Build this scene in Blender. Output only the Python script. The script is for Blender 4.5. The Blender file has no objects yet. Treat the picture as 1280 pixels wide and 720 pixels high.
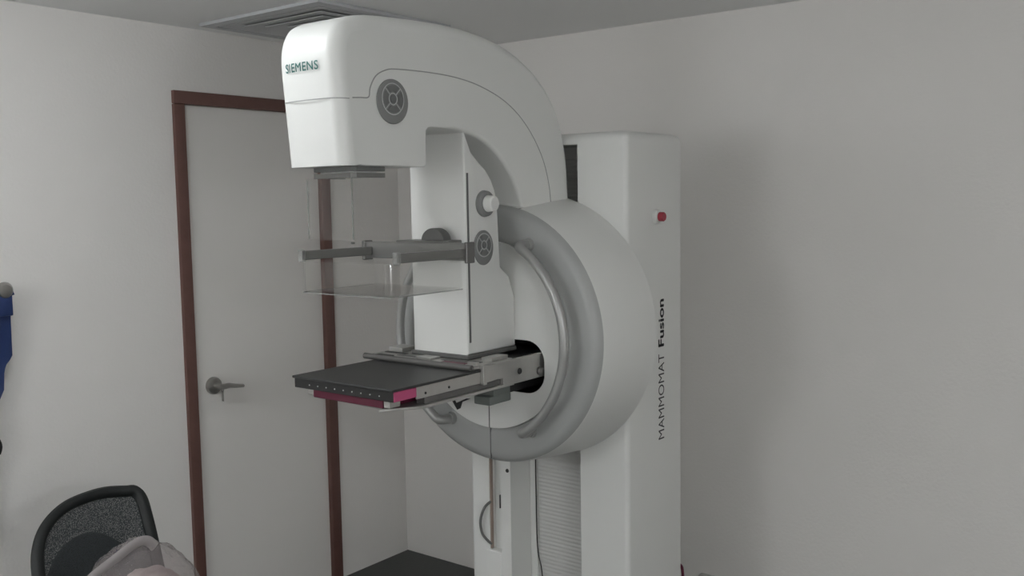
import bpy, bmesh, math, random
from mathutils import Vector, Matrix, noise
random.seed(7)
R_ = math.radians
PI = math.pi
sc = bpy.context.scene
COL = sc.collection

# ---------------------------------------------------------------- camera
def cam_axes(yaw, pitch, roll):
    cy, sy, cp, sp = math.cos(yaw), math.sin(yaw), math.cos(pitch), math.sin(pitch)
    F = Vector((cy*cp, sy*cp, -sp)); R = Vector((sy, -cy, 0)); U = R.cross(F)
    c, s = math.cos(roll), math.sin(roll)
    return c*R + s*U, -s*R + c*U, F
cr, cu, cf = cam_axes(R_(37.73), R_(5.2), R_(-0.96))
cd = bpy.data.cameras.new('camera'); cam = bpy.data.objects.new('camera', cd); COL.objects.link(cam)
cd.sensor_width = 36; cd.lens = 1196.5/1280*36; cd.clip_start = .02; cd.clip_end = 50
m3 = Matrix((cr, cu, -cf)).transposed()
cam.matrix_world = Matrix.Translation((0, 0, 1.67)) @ m3.to_4x4()
sc.camera = cam

# ---------------------------------------------------------------- world, exposure
w = bpy.data.worlds.new('world'); sc.world = w; w.use_nodes = True
w.node_tree.nodes['Background'].inputs[0].default_value = (.8, .85, .9, 1)
w.node_tree.nodes['Background'].inputs[1].default_value = .05
sc.view_settings.view_transform = 'Standard'; sc.view_settings.look = 'None'
sc.view_settings.gamma = 1; sc.view_settings.use_curve_mapping = False
sc.view_settings.exposure = 0.06
# one inferred ceiling lamp, then two unseen lamps added as fill: (x, y, emission of the diffuser, drop below the ceiling, height)
LAMPS = ((1.0, 2.05, 18.0, .012, .085), (-.85, 1.7, 31.0, .55, .14), (.3, -.9, 41.0, .55, .14))

# ---------------------------------------------------------------- materials
MATS = {}
def mat(name, col, rough=.5, metal=0, noise_amt=0, noise_scale=8, bump=0, bump_scale=60, spec=.5, emit=0, coat=0):
    if name in MATS: return MATS[name]
    m = bpy.data.materials.new(name); m.use_nodes = True; nt = m.node_tree
    b = nt.nodes['Principled BSDF']
    b.inputs['Base Color'].default_value = (*col, 1); b.inputs['Roughness'].default_value = rough
    b.inputs['Metallic'].default_value = metal; b.inputs['Specular IOR Level'].default_value = spec
    b.inputs['Coat Weight'].default_value = coat
    tc = nt.nodes.new('ShaderNodeTexCoord')
    if noise_amt:
        n = nt.nodes.new('ShaderNodeTexNoise'); n.inputs['Scale'].default_value = noise_scale; n.inputs['Detail'].default_value = 5
        nt.links.new(tc.outputs['Object'], n.inputs['Vector'])
        r = nt.nodes.new('ShaderNodeMapRange'); r.inputs['To Min'].default_value = 1-noise_amt; r.inputs['To Max'].default_value = 1+noise_amt
        nt.links.new(n.outputs['Fac'], r.inputs['Value'])
        v = nt.nodes.new('ShaderNodeVectorMath'); v.operation = 'SCALE'; v.inputs[0].default_value = col
        nt.links.new(r.outputs['Result'], v.inputs['Scale']); nt.links.new(v.outputs['Vector'], b.inputs['Base Color'])
    if bump:
        n = nt.nodes.new('ShaderNodeTexNoise'); n.inputs['Scale'].default_value = bump_scale; n.inputs['Detail'].default_value = 4
        nt.links.new(tc.outputs['Object'], n.inputs['Vector'])
        bp = nt.nodes.new('ShaderNodeBump'); bp.inputs['Strength'].default_value = bump; bp.inputs['Distance'].default_value = .01
        nt.links.new(n.outputs['Fac'], bp.inputs['Height']); nt.links.new(bp.outputs['Normal'], b.inputs['Normal'])
    if emit:
        b.inputs['Emission Color'].default_value = (.93, .97, 1, 1); b.inputs['Emission Strength'].default_value = emit
    MATS[name] = m; return m

def clear_mat(name, tint, gloss_rough=.05, ior=1.5, haze=0, haze_col=(.8, .8, .8), bump=0, bump_scale=20):
    m = bpy.data.materials.new(name); m.use_nodes = True; nt = m.node_tree; nt.nodes.clear()
    out = nt.nodes.new('ShaderNodeOutputMaterial'); t = nt.nodes.new('ShaderNodeBsdfTransparent'); t.inputs[0].default_value = (*tint, 1)
    g = nt.nodes.new('ShaderNodeBsdfGlossy'); g.inputs['Roughness'].default_value = gloss_rough
    fr = nt.nodes.new('ShaderNodeMath'); fr.operation = 'MULTIPLY_ADD'; fr.inputs[1].default_value = .8; fr.inputs[2].default_value = ((ior-1)/(ior+1))**2
    lw = nt.nodes.new('ShaderNodeLayerWeight'); pw = nt.nodes.new('ShaderNodeMath'); pw.operation = 'POWER'; pw.inputs[1].default_value = 4
    nt.links.new(lw.outputs['Facing'], pw.inputs[0]); nt.links.new(pw.outputs[0], fr.inputs[0])
    last = t
    if haze:
        d = nt.nodes.new('ShaderNodeBsdfDiffuse'); d.inputs[0].default_value = (*haze_col, 1)
        mx = nt.nodes.new('ShaderNodeMixShader'); mx.inputs[0].default_value = haze
        nt.links.new(t.outputs[0], mx.inputs[1]); nt.links.new(d.outputs[0], mx.inputs[2]); last = mx
    mix = nt.nodes.new('ShaderNodeMixShader')
    nt.links.new(fr.outputs[0], mix.inputs[0]); nt.links.new(last.outputs[0], mix.inputs[1]); nt.links.new(g.outputs[0], mix.inputs[2])
    if bump:
        tc = nt.nodes.new('ShaderNodeTexCoord'); n = nt.nodes.new('ShaderNodeTexNoise'); n.inputs['Scale'].default_value = bump_scale; n.inputs['Detail'].default_value = 6
        n.inputs['Distortion'].default_value = 1.5
        nt.links.new(tc.outputs['Object'], n.inputs['Vector'])
        bp = nt.nodes.new('ShaderNodeBump'); bp.inputs['Strength'].default_value = bump; bp.inputs['Distance'].default_value = .02
        nt.links.new(n.outputs['Fac'], bp.inputs['Height']); nt.links.new(bp.outputs['Normal'], g.inputs['Normal']); nt.links.new(bp.outputs['Normal'], lw.inputs['Normal'])
    nt.links.new(mix.outputs[0], out.inputs[0]); MATS[name] = m; return m

M_WALL = mat('wall_paint', (.84, .815, .785), .75, noise_amt=.02, noise_scale=3, bump=.12, bump_scale=90, spec=.3)
M_CEIL = mat('ceiling_paint', (.90, .90, .89), .8, noise_amt=.015, noise_scale=2, bump=.08, bump_scale=70, spec=.2)
M_FLOOR = mat('dark_floor', (.018, .022, .020), .35, noise_amt=.3, noise_scale=14, bump=.05)
M_WOOD = mat('brown_frame', (.15, .075, .062), .5, noise_amt=.18, noise_scale=30, bump=.08, bump_scale=120)
M_DOOR = mat('door_paint', (.84, .815, .78), .55, noise_amt=.015, noise_scale=5, bump=.04, bump_scale=50)
M_WHITE = mat('machine_white', (.76, .76, .735), .38, noise_amt=.01, noise_scale=6)
M_COLUMN = mat('column_white', (.78, .78, .755), .42, noise_amt=.012, noise_scale=6)
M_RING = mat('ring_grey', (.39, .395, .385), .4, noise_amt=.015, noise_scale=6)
M_SILVER = mat('silver_paint', (.40, .40, .39), .32, metal=.35)
M_STEEL = mat('brushed_steel', (.50, .49, .47), .36, metal=.75, noise_amt=.08, noise_scale=40)
M_STEELD = mat('dark_steel', (.17, .165, .16), .4, metal=.5, noise_amt=.1, noise_scale=40)
M_ALU = mat('aluminium_bar', (.20, .197, .188), .4, metal=.3, noise_amt=.04, noise_scale=30)
M_BLACK = mat('black_plastic', (.018, .018, .018), .45)
M_CARBON = mat('carbon_tabletop', (.030, .030, .030), .42, noise_amt=.12, noise_scale=180)
M_SEAM = mat('seam_grey', (.16, .16, .155), .7)
M_SEAML = mat('cover_seam_grey', (.36, .36, .35), .7)
M_SLOT = mat('slot_dark', (.13, .13, .125), .6)
M_PAD = mat('pad_grey', (.23, .232, .228), .5)
M_PADK = mat('pad_key_grey', (.165, .167, .165), .5)
M_PADR = mat('pad_ring', (.50, .505, .50), .5)
M_PINK = mat('pink_plastic', (.48, .075, .185), .42)
M_MAGENTA = mat('magenta_plastic', (.125, .012, .036), .45)
M_RED = mat('red_button', (.36, .028, .05), .4)
M_TEAL = mat('teal_print', (.02, .13, .115), .6)
M_PRINT = mat('dark_print', (.035, .035, .037), .6)
M_BELLOWS = mat('bellows_grey', (.62, .62, .60), .6)
M_BLUE = mat('blue_vinyl', (.016, .035, .125), .5, noise_amt=.15, noise_scale=20, bump=.2, bump_scale=40)
M_CHROME = mat('satin_nickel', (.42, .41, .39), .28, metal=.9)
M_CHAIR = mat('chair_black', (.012, .014, .014), .5)
M_SEATF = mat('seat_fabric', (.018, .02, .02), .85, bump=.2, bump_scale=300)
M_BLANKET = mat('pink_blanket', (.40, .33, .32), .8, noise_amt=.1, noise_scale=15, bump=.3, bump_scale=40)
M_ORANGE = mat('orange_wire', (.34, .26, .22), .6)
M_PANELW = mat('outlet_white', (.5, .5, .48), .4)
M_GREYBOX = mat('grey_green_plastic', (.16, .175, .165), .5)
M_VENTM = mat('vent_white', (.55, .56, .57), .5)
M_VENTD = mat('vent_dark', (.5, .5, .5), .8)
M_ACRYL = clear_mat('clear_acrylic', (.975, .975, .97), .04)
M_ACRYLE = clear_mat('acrylic_edge', (.75, .76, .75), .1, haze=.25, haze_col=(.6, .6, .58))
M_FILM = clear_mat('plastic_film', (.92, .90, .90), .12, haze=.16, haze_col=(.62, .55, .55), bump=.9, bump_scale=14)
M_FILMR = clear_mat('plastic_film_rim', (.8, .78, .78), .15, haze=.6, haze_col=(.5, .46, .46))
def net_mat():
    m = bpy.data.materials.new('chair_net'); m.use_nodes = True; nt = m.node_tree; b = nt.nodes['Principled BSDF']
    b.inputs['Base Color'].default_value = (.028, .033, .035, 1); b.inputs['Roughness'].default_value = .7
    tc = nt.nodes.new('ShaderNodeTexCoord'); v = nt.nodes.new('ShaderNodeTexVoronoi'); v.inputs['Scale'].default_value = 420
    nt.links.new(tc.outputs['Object'], v.inputs['Vector'])
    r = nt.nodes.new('ShaderNodeMapRange'); r.inputs['From Min'].default_value = .25; r.inputs['From Max'].default_value = .45
    r.inputs['To Min'].default_value = .5; r.inputs['To Max'].default_value = 1
    nt.links.new(v.outputs['Distance'], r.inputs['Value']); nt.links.new(r.outputs['Result'], b.inputs['Alpha'])
    return m
M_NET = net_mat()

# ---------------------------------------------------------------- helpers
def finish(bm, ang=35):
    bmesh.ops.recalc_face_normals(bm, faces=bm.faces[:])
    for f in bm.faces: f.smooth = True
    for e in bm.edges:
        if len(e.link_faces) == 2:
            if e.calc_face_angle(0) > R_(ang): e.smooth = False
    return bm
def obj(name, bm, material, parent=None, ang=35):
    finish(bm, ang)
    me = bpy.data.meshes.new(name); bm.to_mesh(me); bm.free(); me.materials.append(material)
    o = bpy.data.objects.new(name, me); COL.objects.link(o)
    if parent is not None:
        o.parent = parent; o.matrix_parent_inverse = Matrix.Translation(-parent.location) if parent.type == 'EMPTY' else Matrix()
    return o
def tag(o, label, cat, group=None):
    o['label'] = label; o['category'] = cat
    if group: o['group'] = group
    return o
def thing(name, loc, label, cat, group=None):
    o = bpy.data.objects.new(name, None); COL.objects.link(o); o.location = loc; o.empty_display_size = .1
    return tag(o, label, cat, group)
def struct(name, bm, m, parent=None):
    o = obj(name, bm, m, parent); o['kind'] = 'structure'; return o
def BM(): return bmesh.new()
def box(x0, x1, y0, y1, z0, z1, bev=0, seg=3, bm=None):
    t = BM(); v = [t.verts.new((x, y, z)) for x in (x0, x1) for y in (y0, y1) for z in (z0, z1)]
    for q in ((0,1,3,2), (4,6,7,5), (0,4,5,1), (2,3,7,6), (0,2,6,4), (1,5,7,3)): t.faces.new([v[i] for i in q])
    if bev:
        bmesh.ops.bevel(t, geom=t.edges[:], offset=bev, segments=seg, profile=.5, affect='EDGES')
    return merge(bm, t)
def merge(bm, t):
    if bm is None: return t
    me = bpy.data.meshes.new('tmp'); t.to_mesh(me); t.free(); bm.from_mesh(me); bpy.data.meshes.remove(me); return bm
def place(axis, u, v, w):
    # 2-D profile (u, v) plus the extrusion coordinate w along the axis
    return {'x': (w, u, v), 'y': (u, w, v), 'z': (u, v, w)}[axis]
def prism(pts, axis, a, b, bev=0, seg=2, bm=None):
    t = BM(); A = [t.verts.new(place(axis, u, v, a)) for u, v in pts]; B = [t.verts.new(place(axis, u, v, b)) for u, v in pts]
    n = len(pts); t.faces.new(A); t.faces.new(B[::-1])
    for i in range(n): t.faces.new((A[i], A[(i+1) % n], B[(i+1) % n], B[i]))
    bmesh.ops.recalc_face_normals(t, faces=t.faces[:])
    if bev:
        es = [e for e in t.edges if (all(v in A for v in e.verts) or all(v in B for v in e.verts))]
        bmesh.ops.bevel(t, geom=es, offset=bev, segments=seg, profile=.5, affect='EDGES')
    return merge(bm, t)
def rrect(u0, u1, v0, v1, r, n=6):
    p = []
    for cx, cy, a in ((u1-r, v1-r, 0), (u0+r, v1-r, 90), (u0+r, v0+r, 180), (u1-r, v0+r, 270)):
        for k in range(n+1):
            t = R_(a+90*k/n); p.append((cx+r*math.cos(t), cy+r*math.sin(t)))
    return p
def ell(cu_, cv_, ru, rv, n=32):
    return [(cu_+ru*math.cos(2*PI*k/n), cv_+rv*math.sin(2*PI*k/n)) for k in range(n)]
def cr_spline(P, n=8, closed=False):
    out = []; N = len(P)
    rng = range(N) if closed else range(N-1)
    for i in rng:
        if closed: p0, p1, p2, p3 = P[(i-1) % N], P[i], P[(i+1) % N], P[(i+2) % N]
        else: p0, p1, p2, p3 = P[max(i-1, 0)], P[i], P[i+1], P[min(i+2, N-1)]
        for k in range(n):
            t = k/n
            out.append(tuple(.5*((2*b)+(-a+c)*t+(2*a-5*b+4*c-d)*t*t+(-a+3*b-3*c+d)*t**3) for a, b, c, d in zip(p0, p1, p2, p3)))
    if not closed: out.append(tuple(P[-1]))
    return out
def tube(pts, r, n=10, closed=False, bm=None, flat=1.0, up=None):
    t = BM(); P = [Vector(p) for p in pts]; N = len(P); rings = []
    prev = None
    for i in range(N):
        if closed: d = P[(i+1) % N]-P[(i-1) % N]
        else: d = P[min(i+1, N-1)]-P[max(i-1, 0)]
        d.normalize()
        if up is not None: a = Vector(up)
        elif prev is None: a = Vector((0, 0, 1)) if abs(d.z) < .9 else Vector((1, 0, 0))
        else: a = prev
        a = (a-d*a.dot(d)).normalized(); prev = a; b = d.cross(a)
        rr = r[i] if isinstance(r, (list, tuple)) else r
        rings.append([t.verts.new(P[i]+a*rr*math.cos(2*PI*k/n)*flat+b*rr*math.sin(2*PI*k/n)) for k in range(n)])
    for i in range(N if closed else N-1):
        A, B = rings[i], rings[(i+1) % N]
        for k in range(n): t.faces.new((A[k], A[(k+1) % n], B[(k+1) % n], B[k]))
    if not closed: t.faces.new(rings[0]); t.faces.new(rings[-1][::-1])
    return merge(bm, t)
def lathe(prof, axis, c, n=96, closed=False, bm=None):
    # prof: (along axis, radius); c: the two other coordinates of the axis
    t = BM(); rings = []
    for a, r in prof:
        if r < 1e-6: rings.append([t.verts.new(place3(axis, a, c, 0, 0))]); continue
        rings.append([t.verts.new(place3(axis, a, c, r*math.cos(2*PI*k/n), r*math.sin(2*PI*k/n))) for k in range(n)])
    L = len(rings)
    for i in range(L if closed else L-1):
        A, B = rings[i], rings[(i+1) % L]
        for k in range(n):
            k2 = (k+1) % n
            if len(A) == 1 and len(B) == 1: continue
            if len(A) == 1: t.faces.new((A[0], B[k2], B[k]))
            elif len(B) == 1: t.faces.new((A[k], A[k2], B[0]))
            else: t.faces.new((A[k], A[k2], B[k2], B[k]))
    return merge(bm, t)
def place3(axis, a, c, p, q):
    return {'x': (a, c[0]+p, c[1]+q), 'y': (c[0]+p, a, c[1]+q), 'z': (c[0]+p, c[1]+q, a)}[axis]
def face_with_hole(outer, hole, axis, w):
    t = BM(); es = []
    for loop in (outer, hole):
        vs = [t.verts.new(place(axis, u, v, w)) for u, v in loop]
        es += [t.edges.new((vs[i], vs[(i+1) % len(vs)])) for i in range(len(vs))]
    bmesh.ops.triangle_fill(t, use_beauty=True, use_dissolve=False, edges=es)
    return t
def text_mesh(body, bold=0, spacing=1.0):     # bold: stroke widening by shifted copies
    c = bpy.data.curves.new('txt', 'FONT'); c.body = body; c.size = 1; c.resolution_u = 4; c.space_character = spacing
    o = bpy.data.objects.new('txt', c); COL.objects.link(o)
    bpy.context.view_layer.update()
    dg = bpy.context.evaluated_depsgraph_get(); me = bpy.data.meshes.new_from_object(o.evaluated_get(dg))
    t = BM(); t.from_mesh(me); bpy.data.objects.remove(o); bpy.data.curves.remove(c); bpy.data.meshes.remove(me)
    if bold:
        t0 = t.copy()
        for dx, dy in ((-bold, 0), (bold, 0), (0, bold), (0, -bold)):
            t1 = t0.copy(); bmesh.ops.translate(t1, verts=t1.verts[:], vec=(dx, dy, 0)); merge(t, t1)
        t0.free()
    xs = [v.co.x for v in t.verts]; ys = [v.co.y for v in t.verts]
    x0, x1, y0, y1 = min(xs), max(xs), min(ys), max(ys)
    for v in t.verts: v.co = ((v.co.x-x0)/(x1-x0), (v.co.y-y0)/(y1-y0), 0)
    return t, (x1-x0)/(y1-y0)
def lerp(tab, x):
    if x <= tab[0][0]: return tab[0][1]
    for (a, fa), (b, fb) in zip(tab, tab[1:]):
        if x <= b: return fa+(fb-fa)*(x-a)/(b-a)
    return tab[-1][1]

# ---------------------------------------------------------------- room
XW, YW, ZC = 3.233, 3.165, 2.33
X0, Y0 = -1.15, -1.15
T = .12
DX0, DX1, DZ1 = 2.085, 2.782, 2.072           # rough door opening
struct('floor', box(X0-T, XW+T, Y0-T, YW+T+.9, -T, 0), M_FLOOR)
struct('ceiling', box(X0-T, XW+T, Y0-T, YW+T, ZC, ZC+T), M_CEIL)
struct('wall_right', box(XW, XW+T, Y0-T, YW+T, 0, ZC), M_WALL)
bm = prism([(X0-T, 0), (DX0, 0), (DX0, DZ1), (DX1, DZ1), (DX1, 0), (XW, 0), (XW, ZC), (X0-T, ZC)], 'y', YW, YW+T)
struct('wall_left', bm, M_WALL)
struct('wall_back', box(X0-T, X0, Y0, YW, 0, ZC), M_WALL)
struct('wall_near', box(X0, XW, Y0-T, Y0, 0, ZC), M_WALL)
# door
leaf = struct('door_1', box(2.106, 2.759, YW+.008, YW+.048, .006, 2.048, .002, 1), M_DOOR)
leaf['label'] = 'off-white flush door in a dark brown frame'
fr = [box(2.064, 2.109, YW-.016, YW+.06, 0, 2.047, .003, 2), box(2.756, 2.806, YW-.016, YW+.06, 0, 2.047, .003, 2), box(2.064, 2.806, YW-.016, YW+.06, 2.048, 2.096, .003, 2)]
for nm, b in zip(('door_jamb', 'door_jamb', 'door_head'), fr): obj(nm, b, M_WOOD, leaf)
hx, hz = 2.191, .975
hd = obj('door_handle', lathe([(YW+.008, 0), (YW+.008, .034), (YW+.002, .034), (YW-.006, .031), (YW-.01, .022), (YW-.012, .012), (YW-.05, .011), (YW-.052, 0)], 'y', (hx, hz), 28), M_CHROME, leaf)
hd['label'] = 'satin metal round handle rose'
obj('lever', tube(cr_spline([(hx-.008, YW-.046, hz), (hx+.012, YW-.052, hz), (hx+.03, YW-.054, hz+.001), (hx+.06, YW-.052, hz-.005), (hx+.098, YW-.048, hz-.011)], 5), [.0135]*10+[.013-.0004*k for k in range(11)], 10, up=(0, 0, 1), flat=.8), M_CHROME, hd)
kb = box(hx+.012, hx+.0135, YW-.04, YW-.028, hz-.06, hz-.02, .0005, 1); tube([(hx+.0127, YW-.034+.008*math.cos(a), hz-.012+.01*math.sin(a)) for a in [k*PI/6 for k in range(12)]], .0015, 5, closed=True, bm=kb)
obj('key', kb, M_CHROME, hd)

# ceiling air diffuser: square frame with concentric sloping blades
vx, vy = 2.44, 2.73
vent = thing('air_diffuser', (vx, vy, ZC), 'square four-way air diffuser in the ceiling above the door end', 'vent')
obj('duct_plate', box(vx-.30, vx+.30, vy-.30, vy+.30, ZC-.004, ZC-.001), M_VENTD, vent)
def square_ring(ho, hi, zo, zi, th=.004):
    t = BM(); loops = []
    for h, z in ((ho, zo), (hi, zi), (hi, zi+th), (ho, zo+th)):
        loops.append([t.verts.new((vx+sx*h, vy+sy*h, z)) for sx, sy in ((-1, -1), (1, -1), (1, 1), (-1, 1))])
    for i in range(4):
        A, B = loops[i], loops[(i+1) % 4]
        for k in range(4): t.faces.new((A[k], A[(k+1) % 4], B[(k+1) % 4], B[k]))
    return t
obj('frame', square_ring(.322, .283, ZC-.012, ZC-.014, .011), M_VENTM, vent)
for h in (.272, .214, .156, .098): obj('blade', square_ring(h, h-.052, ZC-.013, ZC-.007, .003), M_VENTM, vent)
obj('centre_plate', box(vx-.042, vx+.042, vy-.042, vy+.042, ZC-.03, ZC-.024, .002, 1), M_VENTM, vent)

# two unseen lamps added for fill, besides the ceiling luminaire (left of and in front of the machine, above the frame of the picture)
for (lx, ly, pw, dr, hh), lab in zip(LAMPS, ('round opal ceiling lamp in front of the machine head', 'added round opal fill lamp by the back wall', 'added round opal fill lamp behind the viewpoint')):
    lum = thing('unseen_luminaire', (lx, ly, ZC), lab, 'ceiling light', 'opal ceiling lamps')
    obj('ceiling_rose', lathe([(ZC-.0005, .06), (ZC-.02, .055), (ZC-.022, .012), (ZC-dr-.005, .012)], 'z', (lx, ly), 24), M_VENTM, lum)
    z1 = ZC-dr; z0 = z1-hh
    obj('diffuser', lathe([(z1, 0), (z1, .14), (z1-.01, .15), (z0+.025, .15), (z0+.01, .13), (z0+.002, .08), (z0, 0)], 'z', (lx, ly), 40), mat('lamp_diffuser_%d' % pw, (.8, .8, .8), .5, emit=pw), lum)

# wall outlet, lower right
ob = thing('wall_outlet', (XW, 1.53, .2), 'small pale outlet box low on the wall right of the machine column', 'outlet')
obj('cover_plate', box(XW-.03, XW-.0005, 1.49, 1.61, .17, .247, .006, 2), M_PANELW, ob)
for yy in (1.525, 1.575): obj('socket', lathe([(XW-.030, .0), (XW-.030, .015), (XW-.032, .017), (XW-.032, .019), (XW-.029, .02)], 'x', (yy, .208), 16), M_SEAM, ob)

# ---------------------------------------------------------------- mammography machine
YC, ZD = 1.736, 1.285
mach = thing('mammography_machine', (2.55, YC, 0), 'white mammography unit with C-shaped arm, round drum and tall column', 'medical machine')

# --- column: U-section with a channel for the carriage and a service notch in the left flange
CX0, CX1, CW, RD = 2.395, 2.735, .307, .137
sec = [(CX0, YC-RD)]
def corner(cx, cy, r, a0, n=6): return [(cx+r*math.cos(R_(a0+90*k/n)), cy+r*math.sin(R_(a0+90*k/n))) for k in range(n+1)]
sec += corner(CX0+.016, YC-CW+.016, .016, 270, 6)[::-1] if False else [(CX0+.016-.016*math.cos(R_(90*k/6)), YC-CW+.016-.016*math.sin(R_(90*k/6))) for k in range(7)]
sec += [(CX1-.02+.02*math.sin(R_(90*k/6)), YC-CW+.02-.02*math.cos(R_(90*k/6))) for k in range(7)]
sec += [(CX1-.02+.02*math.cos(R_(90*k/6)), YC+CW-.02+.02*math.sin(R_(90*k/6))) for k in range(7)]
sec += [(CX0+.016-.016*math.sin(R_(90*k/6)), YC+CW-.016+.016*math.cos(R_(90*k/6))) for k in range(7)]
N0, N1, ND = 1.914, 1.962, .03
sec += [(CX0, N1), (CX0+ND, N1), (CX0+ND, N0), (CX0, N0), (CX0, YC+RD), (CX0+.12, YC+RD), (CX0+.12, YC-RD)]
bm = prism(sec, 'z', 0.0, 1.834)
# cap with rounded top edges
cap = BM(); base = rrect(CX0, CX1, YC-CW, YC+CW, .02, 6); loops = []
cx_, cy_ = (CX0+CX1)/2, YC
for z, ins in [(1.834, 0)]+[(1.842+.026*math.sin(R_(a)), .026*(1-math.cos(R_(a)))) for a in range(0, 91, 15)]:
    sx = ((CX1-CX0)/2-ins)/((CX1-CX0)/2); sy = (CW-ins)/CW
    loops.append([cap.verts.new((cx_+(x-cx_)*sx, cy_+(y-cy_)*sy, z)) for x, y in base])
for A, B in zip(loops, loops[1:]):
    for k in range(len(A)): cap.faces.new((A[k], A[(k+1) % len(A)], B[(k+1) % len(A)], B[k]))
cap.faces.new(loops[0]); cap.faces.new(loops[-1])
merge(bm, cap)
column = obj('column', bm, M_COLUMN, mach, 40)
# bellows at the back of the channel: folded strip
prof = []
z = .03; k = 0
while z < 1.80:
    prof.append((CX0+.110+(.0014 if k % 2 else 0), z)); z += .0065; k += 1
bm = prism(prof+[(CX0+.119, prof[-1][1]), (CX0+.119, .03)], 'y', YC-RD+.004, YC+RD-.03)
obj('bellows', bm, M_BELLOWS, mach, 20)
obj('channel_strip', box(CX0+.104, CX0+.119, YC+RD-.028, YC+RD-.001, .02, 1.82, .002, 1), M_COLUMN, mach)
obj('channel_cable', tube(cr_spline([(CX0+.099, YC+RD-.03, 1.0), (CX0+.099, YC+RD-.03, .7), (CX0+.099, YC+RD-.033, .52), (CX0+.098, YC+RD-.05, .44), (CX0+.097, YC+RD-.06, .3), (CX0+.097, YC+RD-.06, .05)], 6), .0022, 6), M_BLACK, mach)
# service notch fittings
obj('service_cover', box(CX0-.002, CX0+.029, N0+.001, N1+.022, .02, .515, .003, 1), M_COLUMN, mach)
obj('service_rail', box(CX0+.001, CX0+.012, N1-.006, N1-.0005, .52, 1.0), M_ORANGE, mach)
obj('service_tube', tube(cr_spline([(CX0+.004, N1-.003, .68), (CX0-.012, N1+.012, .66), (CX0-.018, N1+.026, .615), (CX0-.014, N1+.022, .57), (CX0-.004, N1+.006, .545), (CX0+.004, N1-.004, .535)], 6), .0045, 8), M_SLOT, mach)
obj('service_latch', box(CX0-.003, CX0+.004, N0+.001, N0+.005, .665, .71, .001, 1), M_BLACK, mach)
obj('service_plate', box(CX0+.018, CX0+.0295, N0+.001, N1-.007, .86, 1.0, .001, 1), M_RING, mach)
obj('set_screw', lathe([(CX0-.002, 0), (CX0-.002, .006), (CX0+.001, .007), (CX0+.004, .007)], 'x', (YC+RD+.012, .796), 14), M_BLACK, mach)
# emergency stop on the side face
YS = YC-CW
es = obj('emergency_stop', lathe([(YS-.030, 0), (YS-.030, .0115), (YS-.027, .014), (YS-.014, .014), (YS-.012, .012)], 'y', (2.563, 1.615), 24), M_RED, mach)
es['label'] = 'red emergency stop button'
obj('collar', lathe([(YS-.013, .010), (YS-.013, .018), (YS-.009, .022), (YS+.001, .023)], 'y', (2.563, 1.615), 24), M_WHITE, es)
# lettering on the side face, reading upwards
def side_text(name, body, bold, z0, z1, xb, h):
    t, asp = text_mesh(body, bold)
    for v in t.verts: v.co = (xb-h*v.co.y, YS-.0006, z0+(z1-z0)*v.co.x)
    o = obj(name, t, M_PRINT, mach); o['label'] = 'dark vertical lettering'
side_text('lettering', 'MAMMOMAT', 0, .924, 1.192, 2.612, .036)
side_text('lettering', 'Fusion', .028, 1.214, 1.362, 2.612, .036)
# red power cable rising behind the rear edge
obj('power_cable', tube(cr_spline([(CX1+.012, YS+.006, .02), (CX1+.012, YS+.006, .3), (CX1+.012, YS+.006, .44), (CX1+.010, YS+.02, .47), (CX1-.005, YS+.06, .48)], 6), .005, 8), M_MAGENTA, mach)

# --- drum (rotation unit) on the column
rimp = [(2.139, .272), (2.132, .280), (2.130, .290), (2.130, .345), (2.134, .360), (2.142, .370), (2.155, .376)]
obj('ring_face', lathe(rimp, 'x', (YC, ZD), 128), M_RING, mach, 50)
obj('drum', lathe([(2.155, .376), (2.165, .379), (2.30, .394), (2.394, .402)], 'x', (YC, ZD), 128), M_WHITE, mach)
# inner face with the recess for the table carrier
hole = rrect(YC-.20, YC+.20, ZD-.155, ZD-.005, .06, 8)
inner_circ = ell(YC, ZD, .272, .272, 96)
fp = face_with_hole(inner_circ, hole, 'x', 2.126)
for i in range(len(inner_circ)): pass
face = obj('inner_face', fp, M_WHITE, mach)
obj('inner_face_rim', lathe([(2.126, .2719), (2.140, .2725)], 'x', (YC, ZD), 96), M_WHITE, face)
rec = BM(); A = [rec.verts.new((2.126, y, z)) for y, z in hole]; B = [rec.verts.new((2.30, y, z)) for y, z in hole]
for i in range(len(hole)): rec.faces.new((A[i], A[(i+1) % len(hole)], B[(i+1) % len(hole)], B[i]))
rec.faces.new(B)
obj('carrier_recess', rec, M_BLACK, mach)
obj('face_seam', box(2.1245, 2.1275, YC-.0012, YC+.0012, ZD-.272, ZD-.157), M_SEAM, face)
obj('ring_seam', box(2.1285, 2.133, YC-.0012, YC+.0012, ZD-.366, ZD-.272), M_SEAM, face)
# black tick-shaped mark on the inner face
mk = [(y, z-.009) for y, z in [(1.884, 1.094), (1.874, 1.098), (1.862, 1.080), (1.822, 1.098), (1.806, 1.099), (1.838, 1.086), (1.846, 1.066), (1.858, 1.060)]]
o = obj('face_mark', prism(mk, 'x', 2.1235, 2.1262), M_BLACK, mach); o['label'] = 'black tick-shaped mark'
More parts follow.
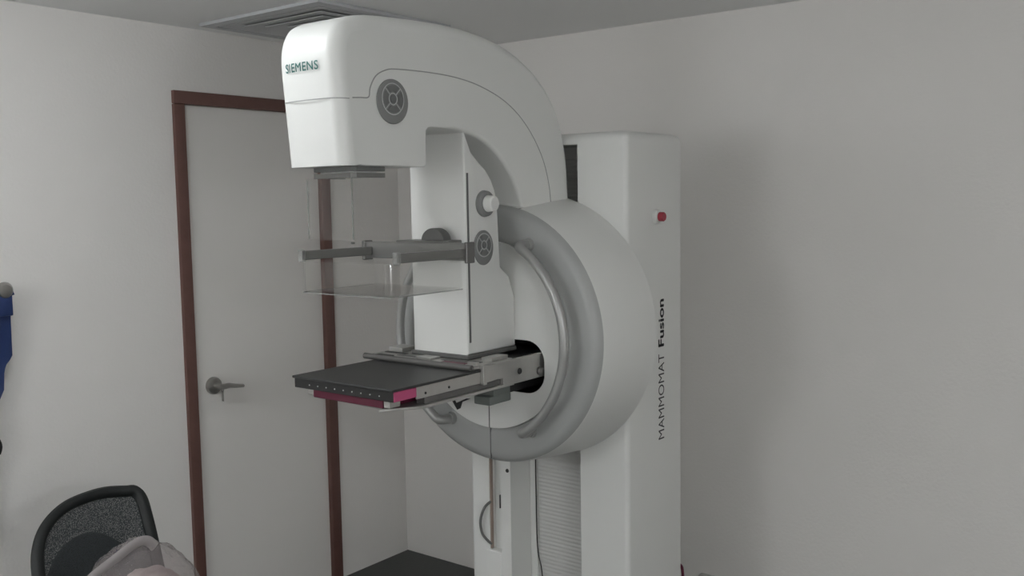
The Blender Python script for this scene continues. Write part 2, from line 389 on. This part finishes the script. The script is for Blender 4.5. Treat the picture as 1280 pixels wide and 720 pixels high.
# grab handles left and right of the table
for s in (-1, 1):
    hp = []
    rr, xh = .302, 2.075
    angs = [-58+116*k/24 for k in range(25)]
    def hpnt(a, x, r=rr): return (x, YC+s*r*math.cos(R_(a)), ZD+r*math.sin(R_(a)))
    hp = [hpnt(-60.5, 2.132), hpnt(-60.5, 2.105), hpnt(-60, 2.086)]+[hpnt(a, xh) for a in angs]+[hpnt(60, 2.086), hpnt(60.5, 2.105), hpnt(60.5, 2.132)]
    g = obj('grab_handle', tube(cr_spline(hp, 3), .0135, 12), M_SILVER, mach); g['label'] = 'curved silver grab handle'
    for a in (-60.5, 60.5):
        c = hpnt(a, 2.13)
        obj('foot', lathe([(2.116, .013), (2.116, .017), (2.126, .019), (2.133, .019)], 'x', (c[1], c[2]), 20), M_SILVER, g)

# --- C-arm: side profile with a fillet of varying radius, front slightly bowed
outer = [(1.490, 1.757), (1.484, 1.83), (1.477, 1.91), (1.471, 1.99), (1.474, 2.03), (1.488, 2.065), (1.515, 2.088), (1.56, 2.101), (1.65, 2.110), (1.765, 2.115), (1.87, 2.116), (1.98, 2.109), (2.10, 2.084), (2.21, 2.036), (2.292, 1.970), (2.34, 1.902), (2.367, 1.832), (2.380, 1.755), (2.388, 1.645), (2.39, 1.60)]
inner = [(2.155, 1.60), (2.148, 1.645), (2.115, 1.716), (2.075, 1.765), (2.03, 1.802), (1.96, 1.836), (1.88, 1.851), (1.82, 1.855), (1.775, 1.855)]
K_ = 1.634/1.619
def rs(q): return (q[0]*K_, 1.67+(q[1]-1.67)*K_)
outer = [q if q[0] < 1.53 else rs(q) for q in outer]; inner = [rs(q) for q in inner]
P = cr_spline(outer, 5)+cr_spline(inner, 5)+[rs(q) for q in ((1.766, 1.853), (1.759, 1.846), (1.757, 1.82), (1.757, 1.79), (1.757, 1.766), (1.754, 1.759), (1.747, 1.7565), (1.73, 1.756))]+[(1.72-.02*k, 1.757) for k in range(10)]
H = .102
def fillet(x, z):
    if z < 1.775 and x < 1.80: return .018 if x < 1.52 else .006
    if x < 1.515: return .030 if z > 1.80 else .024+.006*(z-1.757)/.043
    onout = z > 1.98 or (x > 2.2 and z < 2.1 and x > 2.16+.0)
    if z > 2.03: return lerp([(1.5, .034), (1.7, .036), (1.9, .032), (2.2, .024)], x)
    if 1.70 < x < 1.86 and z < 1.87: return .004
    if x > 2.22: return .022
    return .012
def bow(x, y, z):
    wgt = max(0, min(1, (1.66-x)/.16)); return .014*abs(y/H)**2.2*wgt
bm = BM(); n = len(P)
nor = []
for i in range(n):
    a, b = P[i-1], P[(i+1) % n]; d = Vector((b[0]-a[0], b[1]-a[1])).normalized()
    nor.append(Vector((d.y, -d.x)))
area = sum(P[i][0]*P[(i+1) % n][1]-P[(i+1) % n][0]*P[i][1] for i in range(n))
if area > 0: nor = [-v for v in nor]      # make them point inwards
nor = [v for v in nor]
layers = []
seq = [(1, t) for t in range(0, 91, 15)]+[(-1, t) for t in range(90, -1, -15)]
rads = [fillet(*p) for p in P]
for _ in range(3): rads = [(rads[i-1]+2*rads[i]+rads[(i+1) % n])/4 for i in range(n)]
corners = [rs((1.757, 1.756)), P[len(cr_spline(outer, 5))-1], P[len(cr_spline(outer, 5))]]
for i, p in enumerate(P):
    d = min(math.hypot(p[0]-c[0], p[1]-c[1]) for c in corners); rads[i] = min(rads[i], .002+.8*d)
    if i == 0: rads[i] = .030; nor[i] = Vector((1, 0))          # lower front edge stays level round the corner
    if p[1] < 1.7575 and 1.5 < p[0] < 1.75: rads[i] = .004
    if 0 < i < 10: rads[i] = .030
for s, t in seq:
    lay = []
    for i, p in enumerate(P):
        r = rads[i]; off = r*(1-math.sin(R_(t))); y = H-r*(1-math.cos(R_(t)))
        x, zz = p[0]+nor[i].x*off, p[1]+nor[i].y*off
        lay.append(bm.verts.new((x+bow(x, y, zz), YC-s*y, zz)))
    layers.append(lay)
for A, B in zip(layers, layers[1:]):
    for i in range(n): bm.faces.new((A[i], A[(i+1) % n], B[(i+1) % n], B[i]))
for lay in (layers[0], layers[-1]):
    for i in range(n):
        e = bm.edges.get((lay[i], lay[(i+1) % n])); e.smooth = False
from mathutils.geometry import delaunay_2d_cdt
for lay in (layers[0], layers[-1]):
    r2 = delaunay_2d_cdt([Vector((v.co.x, v.co.z)) for v in lay], [(i, (i+1) % n) for i in range(n)], [], 1, 1e-6)
    ym = lay[0].co.y; nv_ = []
    for k, co in enumerate(r2[0]):
        src = r2[3][k]; nv_.append(lay[src[0]] if src else bm.verts.new((co.x, ym, co.y)))
    for tri in r2[2]:
        vs = [nv_[k] for k in tri]
        if len(set(vs)) == 3 and bm.faces.get(vs) is None: bm.faces.new(vs)
carm = obj('c_arm', bm, M_WHITE, mach, 50)
YA = YC-H                                   # right side plane of the arm
FRONT = [(z, x) for x, z in sorted(outer[:6], key=lambda q: q[1])]
def front_x(y, z):
    x = lerp(FRONT, z); return x+bow(x, y-YC, z)
# seams of the head cover
seam = [(1.516, 1.908), (1.54, 1.910), (1.566, 1.913), (1.572, 1.935), (1.59, 1.962), (1.62, 1.978), (1.66, 1.985), (1.78, 1.988), (1.88, 1.984), (1.965, 1.972), (2.06, 1.945), (2.137, 1.905), (2.20, 1.85), (2.248, 1.785), (2.275, 1.715), (2.284, 1.652)]
sp = cr_spline([rs(q) for q in seam], 6)
obj('side_seam', tube([(x, YA, z) for x, z in sp], .0016, 5), M_SEAML, carm)
rf = .030
fs = [(front_x(YC-y, 1.908)-.0002, YC-y, 1.908) for y in [(-.072+.144*k/14) for k in range(15)]]
for sgn in (1, -1):
    arc = []
    for t_ in range(80, -1, -16):
        y = H-rf*(1-math.cos(R_(t_))); x = lerp(FRONT, 1.908)+rf*(1-math.sin(R_(t_))); arc.append((x+bow(x, y, 1.908)-.0002, YC-sgn*y, 1.908))
    fs = fs+arc if sgn > 0 else arc[::-1]+fs
obj('front_seam', tube(fs, .0012, 5), M_SEAML, carm)
obj('base_seam', tube([(2.15, YA-.0, 1.648), (2.386-.02, YA, 1.648)], .0012, 5), M_SEAML, carm)
# maker's lettering on the front
t, asp = text_mesh('SIEMENS', .014, 1.08)
bmesh.ops.subdivide_edges(t, edges=[e for e in t.edges if e.calc_length() > .08], cuts=2)
for v in t.verts:
    y = YC+.061-.114*v.co.x; zz = 1.9735+.0205*v.co.y; v.co = (front_x(y, zz)-.0007, y, zz)
o = obj('lettering', t, M_TEAL, carm); o['label'] = 'teal lettering on the head front'

# control pads
def control_pad(cx, cz, rx, rz, yface, dz, kr):
    pd = obj('control_pad', prism(ell(cx, cz, rx, rz, 40), 'y', yface-.004, yface+.002, .0015, 2), M_PAD, mach)
    pd['label'] = 'grey round control pad'
    zc = cz+dz; yf = yface-.004
    obj('ring', tube([(cx+kr*math.cos(a), yf, zc+kr*1.02*math.sin(a)) for a in [2*PI*k/40 for k in range(40)]], .0013, 6, closed=True), M_PADR, pd)
    obj('centre_key', lathe([(yf-.003, 0), (yf-.003, kr*.22), (yf-.002, kr*.28), (yf+.001, kr*.29)], 'y', (cx, zc), 20), M_PADK, pd)
    obj('ring', tube([(cx+kr*.36*math.cos(a), yf, zc+kr*.38*math.sin(a)) for a in [2*PI*k/24 for k in range(24)]], .0011, 6, closed=True), M_PADR, pd)
    for q in range(4):
        a0, a1 = q*90-36, q*90+36
        pts = [(cx+kr*.90*math.cos(R_(a0+(a1-a0)*k/8)), zc+kr*.90*math.sin(R_(a0+(a1-a0)*k/8))) for k in range(9)]
        pts += [(cx+kr*.50*math.cos(R_(a1-6-(a1-a0-12)*k/8)), zc+kr*.50*math.sin(R_(a1-6-(a1-a0-12)*k/8))) for k in range(9)]
        obj('key', prism(pts, 'y', yf-.002, yf+.001), M_PADK, pd)
        b = R_(q*90+45)
        obj('spoke', tube([(cx+kr*.38*math.cos(b), yf, zc+kr*.38*math.sin(b)), (cx+kr*.97*math.cos(b), yf, zc+kr*.97*math.sin(b))], .0009, 5), M_PADR, pd)
control_pad(1.657, 1.910, .052, .053, YA, .006, .036)

# --- compression column under the arm
cc = [(1.92, 1.262), (1.92, 1.86), (1.95, 1.80), (1.984, 1.772), (2.01, 1.755), (2.034, 1.727), (2.048, 1.70), (2.057, 1.665), (2.066, 1.49), (2.085, 1.475), (2.104, 1.462), (2.128, 1.40), (2.128, 1.262)]
HC = .1
bm = prism(cc, 'y', YC-HC, YC+HC, .008, 3)
ccol = obj('compression_column', bm, M_WHITE, mach, 40)
YK = YC-HC
obj('guide_slot', box(1.9265, 1.9335, YK-.0006, YK+.004, 1.295, 1.745), M_SLOT, ccol)
kn = obj('adjustment_knob', lathe([(YK-.038, 0), (YK-.038, .017), (YK-.035, .0205), (YK-.014, .0225), (YK-.012, .02)], 'y', (1.998, 1.664), 28), M_WHITE, mach)
obj('knob_base', lathe([(YK-.014, .0), (YK-.014, .029), (YK-.010, .034), (YK+.001, .036)], 'y', (1.998, 1.664), 32), M_PAD, kn)
control_pad(1.990, 1.546, .040, .047, YK, .007, .0305)

# --- compression paddle
pz0, pz1 = 1.528, 1.566
pad = obj('paddle_holder', box(1.822, 1.846, 1.548, 1.918, pz0-.006, pz1, .003, 2), M_ALU, mach)
obj('holder_block', box(1.846, 1.925, YC-.085, YC+.085, pz0, pz1+.004, .003, 2), M_ALU, pad)
bm = box(1.818, 1.85, 1.547, 1.557, pz0-.012, pz1+.003, .002, 1); obj('end_clamp', bm, M_STEELD, pad)
bm = box(1.818, 1.85, 1.912, 1.924, pz0-.012, pz1+.003, .002, 1); obj('end_clamp', bm, M_STEELD, pad)
kp = [(YC-.027+.040*math.cos(R_(a)), pz1+.002+.034*math.sin(R_(a))) for a in range(0, 181, 10)]
obj('release_knob', prism(kp, 'x', 1.868, 1.90, .003, 2), M_SLOT, pad)
for yb in (1.560, 1.893):
    obj('side_bar', box(1.588, 1.822, yb-.007, yb+.007, 1.530, 1.553, .002, 1), M_ALU, pad)
    obj('bar_end', box(1.577, 1.588, yb-.009, yb+.009, 1.526, 1.556, .002, 1), M_ACRYLE, pad)
# clear tray: floor and three walls with rounded corners, thin but solid
tx0, tx1, ty0, ty1, tz = 1.570, 1.83, 1.572, 1.894, 1.450
def tray_loop(ins, z):
    r = .022; q = []
    q.append((tx1, ty0+ins, z))
    for k in range(7):
        a = R_(270-90*k/6); q.append((tx0+ins+r+r*math.cos(a), ty0+ins+r+r*math.sin(a), z))
    for k in range(7):
        a = R_(180-90*k/6); q.append((tx0+ins+r+r*math.cos(a), ty1-ins-r+r*math.sin(a), z))
    q.append((tx1, ty1-ins, z)); return q
bm = BM(); L = [[bm.verts.new(p) for p in tray_loop(i, z)] for i, z in ((.004, 1.528), (.001, tz+.006), (.004, tz), )]
L2 = [[bm.verts.new(p) for p in tray_loop(i, z)] for i, z in ((.0065, 1.528), (.004, tz+.007), (.007, tz+.003))]
for S in (L, L2):
    for A, B in zip(S, S[1:]):
        for k in range(len(A)-1): bm.faces.new((A[k], A[k+1], B[k+1], B[k]))
    bm.faces.new(S[-1])
for k in range(len(L[0])-1): bm.faces.new((L[0][k], L[0][k+1], L2[0][k+1], L2[0][k]))
tr = obj('clear_tray', bm, M_ACRYL, pad); tr['label'] = 'clear plastic compression tray'
obj('tray_edge', tube([(x, y, z-.0005) for x, y, z in tray_loop(.002, tz)], .0016, 5), M_ACRYLE, pad)

# --- collimator rail and clear face shield under the head
def u_path(ins, z, xb=1.655): return [(xb, 1.662+ins, z), (1.552+ins+.01, 1.662+ins, z), (1.552+ins, 1.672+ins, z), (1.552+ins, 1.80-ins, z), (1.562+ins, 1.81-ins, z), (xb, 1.81-ins, z)]
def u_wall(z0, z1, th, xb=1.655):
    t = BM(); V = [[t.verts.new(p) for p in u_path(i, z, xb)] for i, z in ((0, z0), (0, z1), (th, z1), (th, z0))]
    for q in range(4):
        A, B = V[q], V[(q+1) % 4]
        for k in range(len(A)-1): t.faces.new((A[k], A[k+1], B[k+1], B[k]))
    for e in (0, -1): t.faces.new([V[q][e] for q in range(4)])
    return t
rail = obj('shield_rail', u_wall(1.731, 1.742, .008), M_ALU, mach)
obj('rail_lip', u_wall(1.746, 1.7565, .01), M_SEAM, rail)
obj('rail_neck', box(1.57, 1.64, 1.675, 1.797, 1.732, 1.757), M_WHITE, rail)
sh = BM(); y0, y1 = 1.666, 1.822
box(1.548, 1.5505, y0, y1, 1.583, 1.731, .0008, 1, bm=sh)
shd = obj('face_shield', sh, M_ACRYL, mach); shd['label'] = 'clear hanging face shield'
for yy in (y0, y1): obj('shield_edge', box(1.5475, 1.551, yy-.0011, yy+.0011, 1.585, 1.730), M_ACRYLE, shd)
obj('shield_pin', lathe([(1.545, 0), (1.545, .003), (1.553, .003), (1.553, 0)], 'x', (y0+.002, 1.578), 10), M_ALU, shd)

# --- patient table (bucky)
TY0, TY1, TX0, TX1, TZ = 1.552, 1.902, 1.552, 1.85, 1.240
tb = obj('table_top', box(TX0-.004, TX1+.02, TY0-.002, TY1+.004, TZ-.006, TZ, .0015, 1), M_CARBON, mach)
obj('front_edge', box(TX0, TX0+.02, TY0+.001, TY1-.001, TZ-.030, TZ-.006, .001, 1), M_BLACK, tb)
for k in range(9):
    yy = TY1-.052-(TY1-TY0-.104)*k/8-.006
    obj('marker_peg', lathe([(TX0-.002, 0), (TX0-.0015, .0016), (TX0+.001, .002)], 'x', (yy, TZ-.019), 8), M_PANELW, tb)
obj('side_rail', box(1.630, TX1+.03, TY0, TY0+.006, TZ-.036, TZ-.006, .001, 1), M_STEEL, tb)
obj('side_rail', box(1.630, TX1+.03, TY1-.006, TY1, TZ-.036, TZ-.006, .001, 1), M_STEEL, tb)
for xx in (1.66, 1.745): obj('rail_screw', lathe([(TY0-.0015, 0), (TY0-.0015, .003), (TY0+.001, .0035)], 'y', (xx, TZ-.025), 10), M_BLACK, tb)
for yy in (TY0, TY1): 
    s = 1 if yy == TY0 else -1
    obj('side_cover', box(TX0+.001, 1.629, min(yy-.001*s, yy+.02*s), max(yy-.001*s, yy+.02*s), TZ-.030, TZ-.0065, .0015, 1), M_PINK, tb)
tb2 = obj('table_core', box(TX0+.021, TX1+.02, TY0+.021, TY1-.021, TZ-.034, TZ-.0065), M_BLACK, tb)
obj('cassette_cover', box(TX0+.012, TX0+.23, TY0+.048, TY1-.056, TZ-.052, TZ-.0305, .002, 1), M_MAGENTA, mach)
obj('cassette_clip', box(TX0+.012, TX0+.05, TY0+.026, TY0+.046, TZ-.050, TZ-.032, .002, 1), M_STEEL, mach)
obj('cassette_clip', box(TX0+.016, TX0+.05, TY1-.054, TY1-.03, TZ-.048, TZ-.031, .002, 1), M_STEEL, mach)
lp = [(1.556, 1.606), (1.648, 1.545), (2.0, 1.545), (2.0, 1.93), (1.648, 1.93), (1.600, 1.89), (1.580, 1.606)]
obj('lower_plate', prism(lp, 'z', TZ-.060, TZ-.053, .001, 1), M_STEEL, mach)
obj('lower_rail', box(1.66, 2.0, TY0+.004, TY0+.03, TZ-.0525, TZ-.037), M_STEELD, mach)
# carrier arms running into the recess
for y0, y1 in ((1.546, 1.558), (1.914, 1.926)):
    pl = [(1.876, TZ+.008), (1.876, TZ-.036), (1.955, TZ-.036), (1.955, TZ-.058), (2.18, TZ-.058), (2.18, TZ+.010)]
    ca = obj('carrier_arm', prism(pl, 'y', y0, y1, .0015, 1), M_STEEL, mach)
    yf = y0 if y0 < YC else y1
    s = -1 if y0 < YC else 1
    obj('arm_bolt', lathe([(yf+s*.003, 0), (yf+s*.003, .007), (yf+s*.001, .0085), (yf-s*.001, .0085)], 'y', (2.025, TZ-.027), 16), M_BLACK, ca)
    obj('arm_end_plate', box(1.868, 1.882, min(y0-.004, y0), y1+.002, TZ-.040, TZ+.010, .001, 1), M_STEEL, ca)
    obj('pivot_boss', lathe([(yf+s*.008, 0), (yf+s*.008, .010), (yf+s*.006, .012), (yf-s*.001, .012)], 'y', (2.115, TZ-.04), 16), M_STEELD, ca)
obj('carrier_block', box(1.99, 2.29, YC-.13, YC+.13, TZ-.10, TZ+.0, .008, 2), M_BLACK, mach)
obj('switch_box', box(1.945, 2.018, 1.572, 1.63, TZ-.105, TZ-.0605, .004, 2), M_GREYBOX, mach)
obj('switch_box_foot', box(1.925, 2.018, 1.570, 1.625, TZ-.108, TZ-.085, .004, 2), M_GREYBOX, mach)
# mechanism deck behind the table top
deck = obj('mechanism_deck', box(1.838, 2.01, 1.556, 1.945, TZ+.001, TZ+.010, .0015, 1), M_STEEL, mach)
obj('roller_bar', tube([(1.838, 1.556, TZ+.007), (1.838, 1.945, TZ+.007)], .0085, 12), M_STEELD, deck)
for (xa, xb, ya, yb, mm) in ((1.858, 1.875, 1.60, 1.68, M_MAGENTA), (1.855, 1.868, 1.86, 1.92, M_BLACK), (1.885, 1.912, 1.58, 1.61, M_BLACK), (1.90, 1.914, 1.85, 1.93, M_BLACK), (1.880, 1.897, 1.615, 1.70, M_STEELD), (1.878, 1.89, 1.78, 1.86, M_STEELD)):
    obj('deck_slot', box(xa, xb, ya, yb, TZ+.0095, TZ+.0112), mm, deck)
for (xa, xb, ya, yb, h) in ((1.862, 1.90, 1.72, 1.775, .006), (1.93, 2.0, 1.565, 1.60, .010), (1.86, 1.875, 1.56, 1.59, .008), (1.92, 1.98, 1.88, 1.935, .012)):
    obj('deck_bracket', box(xa, xb, ya, yb, TZ+.010, TZ+.010+h, .001, 1), M_STEEL, deck)
obj('column_skirt', box(1.914, 2.126, YC-HC-.004, YC+HC+.004, TZ+.011, TZ+.0225, .002, 1), M_SLOT, deck)

# ---------------------------------------------------------------- blue apron on a wall hook
hk = thing('wall_hook', (1.40, YW, 1.42), 'round silver wall hook holding the blue apron', 'hook')
obj('hook_plate', lathe([(YW-.0005, .026), (YW-.006, .026), (YW-.008, .022), (YW-.008, 0)], 'y', (1.395, 1.415), 24), M_CHROME, hk)
obj('hook_knob', lathe([(YW-.007, .008), (YW-.05, .008), (YW-.055, .024), (YW-.068, .028), (YW-.080, .02), (YW-.084, 0)], 'y', (1.395, 1.415), 24), M_CHROME, hk)
ap = thing('lead_apron', (1.2, YW-.05, .62), 'blue vinyl apron hanging on the wall beside the door', 'apron')
W = [(.62, .12), (.90, .13), (1.02, .145), (1.06, .175), (1.10, .195), (1.16, .20), (1.185, .21), (1.20, .228), (1.33, .231), (1.335, .232), (1.40, .232), (1.42, .20)]
bm = BM(); nu, nv = 16, 60; G = {}
for side in (0, 1):
    for j in range(nv+1):
        zz = .62+(1.42-.62)*j/nv; hw = lerp(W, zz)
        for i in range(nu+1):
            u = -1+2*i/nu
            fold = .012*math.sin(u*7+zz*3)+.006*math.sin(u*15-zz*5)
            th = .012*(1-abs(u)**4)+.004
            G[side, i, j] = bm.verts.new((1.185+u*hw, YW-.045+fold*(.5+.5*(1.42-zz))-(th if side else -th), zz))
for j in range(nv):
    for i in range(nu):
        for side in (0, 1): bm.faces.new((G[side, i, j], G[side, i+1, j], G[side, i+1, j+1], G[side, i, j+1]))
for j in range(nv):
    for i in (0, nu): bm.faces.new((G[0, i, j], G[1, i, j], G[1, i, j+1], G[0, i, j+1]))
for i in range(nu):
    for j in (0, nv): bm.faces.new((G[0, i, j], G[1, i, j], G[1, i+1, j], G[0, i+1, j]))
obj('body', bm, M_BLUE, ap, 60)
bm = box(1.36, 1.416, YW-.075, YW-.062, 1.335, 1.405, .004, 2); obj('shoulder_flap', bm, M_BLUE, ap)
obj('strap', tube(cr_spline([(1.30, YW-.06, 1.12), (1.318, YW-.065, 1.05), (1.335, YW-.06, .97), (1.352, YW-.055, .925), (1.346, YW-.055, .90)], 6), .012, 8, flat=.3, up=(0, 1, 0)), M_BLACK, ap)
obj('hanging_loop', tube(cr_spline([(1.37, YW-.07, 1.40), (1.38, YW-.067, 1.428), (1.395, YW-.066, 1.434), (1.41, YW-.067, 1.428), (1.42, YW-.07, 1.40)], 5), .005, 6), M_BLUE, ap)

# ---------------------------------------------------------------- office chair
chx, chy = 1.375, 2.36
ch = thing('office_chair', (chx, chy, 0), 'black office chair with a mesh backrest beside the brown door frame', 'chair')
def back_pt(u, v):
    # u: across (-1..1), v: height 0..1 ; slightly curved and leaning towards the wall
    return Vector((chx+u*.185, chy+.17+.115*v-.020*u*u, .44+.395*v))
loop = [(-.80, 0), (.80, 0), (.93, .04), (.99, .15), (1.0, .5), (.98, .80), (.95, .92), (.86, .985), (.70, 1.0), (.35, 1.025), (0, 1.02), (-.3, 1.0), (-.55, .955), (-.76, .885), (-.90, .79), (-.98, .66), (-1.0, .45), (-.99, .15), (-.93, .04)]
lp = cr_spline(loop, 4, closed=True)
obj('back_frame', tube([back_pt(u*.93, v*.965+.01) for u, v in lp], .0185, 10, closed=True, flat=.7, up=(0, 1, .28)), M_CHAIR, ch)
bm = BM(); nu, nv = 14, 14; G = {}
for j in range(nv+1):
    v = j/nv; hw = lerp([(0, .80), (.05, .90), (.2, .93), (.8, .92), (.93, .88), (1, .72)], v); hl = lerp([(0, .80), (.05, .90), (.2, .93), (.62, .90), (.75, .82), (.88, .66), (.96, .40), (1, .2)], v)
    for i in range(nu+1): G[i, j] = bm.verts.new(back_pt(-hl+(hl+hw)*i/nu, .01+v*.98))
for j in range(nv):
    for i in range(nu): bm.faces.new((G[i, j], G[i+1, j], G[i+1, j+1], G[i, j+1]))
obj('mesh_panel', bm, M_NET, ch)
lb = [(chx+.155*math.cos(R_(a)), .46+.265*max(0, math.sin(R_(a)))**.8) for a in range(0, 181, 10)]
bm = prism(lb, 'y', 0, .02, .005, 2)
for v in bm.verts: v.co.y += chy+.205+.115*(v.co.z-.44)/.405
obj('lumbar_pad', bm, M_CHAIR, ch)
bm = prism(rrect(chx-.225, chx+.225, chy-.25, chy+.19, .07, 6), 'z', .41, .475, .02, 3); obj('seat', bm, M_SEATF, ch)
obj('back_bracket', tube(cr_spline([(chx, chy+.05, .39), (chx, chy+.20, .385), (chx, chy+.235, .42), (chx, chy+.245, .52)], 5), .022, 8, up=(1, 0, 0)), M_CHAIR, ch)
obj('mechanism_box', box(chx-.09, chx+.09, chy-.12, chy+.10, .375, .409, .008, 2), M_CHAIR, ch)
obj('gas_column', lathe([(.10, 0), (.10, .026), (.26, .026), (.26, .016), (.376, .016), (.376, 0)], 'z', (chx, chy), 16), M_CHAIR, ch)
for k in range(5):
    a = R_(72*k+20); c, s = math.cos(a), math.sin(a)
    obj('base_leg', tube([(chx, chy, .105), (chx+.15*c, chy+.15*s, .09), (chx+.29*c, chy+.29*s, .068)], [.026, .021, .015], 8), M_CHAIR, ch)
    cs = lathe([(-.011, 0), (-.011, .024), (-.006, .027), (.006, .027), (.011, .024), (.011, 0)], 'x', (0, .027), 16)
    bmesh.ops.rotate(cs, verts=cs.verts[:], cent=(0, 0, 0), matrix=Matrix.Rotation(a+1.2, 3, 'Z')); bmesh.ops.translate(cs, verts=cs.verts[:], vec=(chx+.29*c, chy+.29*s, 0))
    obj('caster', cs, M_CHAIR, ch)

# ---------------------------------------------------------------- bagged bundle on the chair seat
bg = thing('bagged_bundle', (1.30, 2.24, .476), 'pinkish bundle in a crumpled clear plastic bag on the black chair', 'plastic bag')
def lump(cx, cy, z0, rx, ry, h, amp, seed, pw=.75, n=40, m=20, skew=0):
    t = BM(); rows = []
    for j in range(m+1):
        e = (PI/2)*j/m; row = []
        for i in range(n):
            a = 2*PI*i/n
            k = math.cos(e)**pw; zz = math.sin(e)**.9
            d = Vector((math.cos(a)*k, math.sin(a)*k, zz)); q = 1+amp*noise.fractal(d*3.1+Vector((seed, 0, 0)), .8, 2.1, 4)
            row.append(t.verts.new((cx+rx*d.x*q+skew*zz, cy+ry*d.y*q, z0+max(0, h*zz*q))))
        rows.append(row)
    for A, B in zip(rows, rows[1:]):
        for i in range(n): t.faces.new((A[i], A[(i+1) % n], B[(i+1) % n], B[i]))
    t.faces.new(rows[0]); bmesh.ops.remove_doubles(t, verts=t.verts[:], dist=1e-4)
    return t
obj('pink_bundle', lump(1.325, 2.24, .477, .12, .09, .255, .04, 3), M_BLANKET, bg, 80)
obj('plastic_bag', lump(1.295, 2.24, .476, .20, .13, .338, .05, 9, pw=1.0), M_FILM, bg, 80)
obj('bag_rim', tube(cr_spline([(1.10, 2.19, .735), (1.144, 2.195, .772), (1.22, 2.20, .803), (1.275, 2.205, .822), (1.31, 2.21, .817), (1.33, 2.21, .795)], 6), .013, 8, flat=.35, up=(0, 1, 0)), M_FILMR, bg)
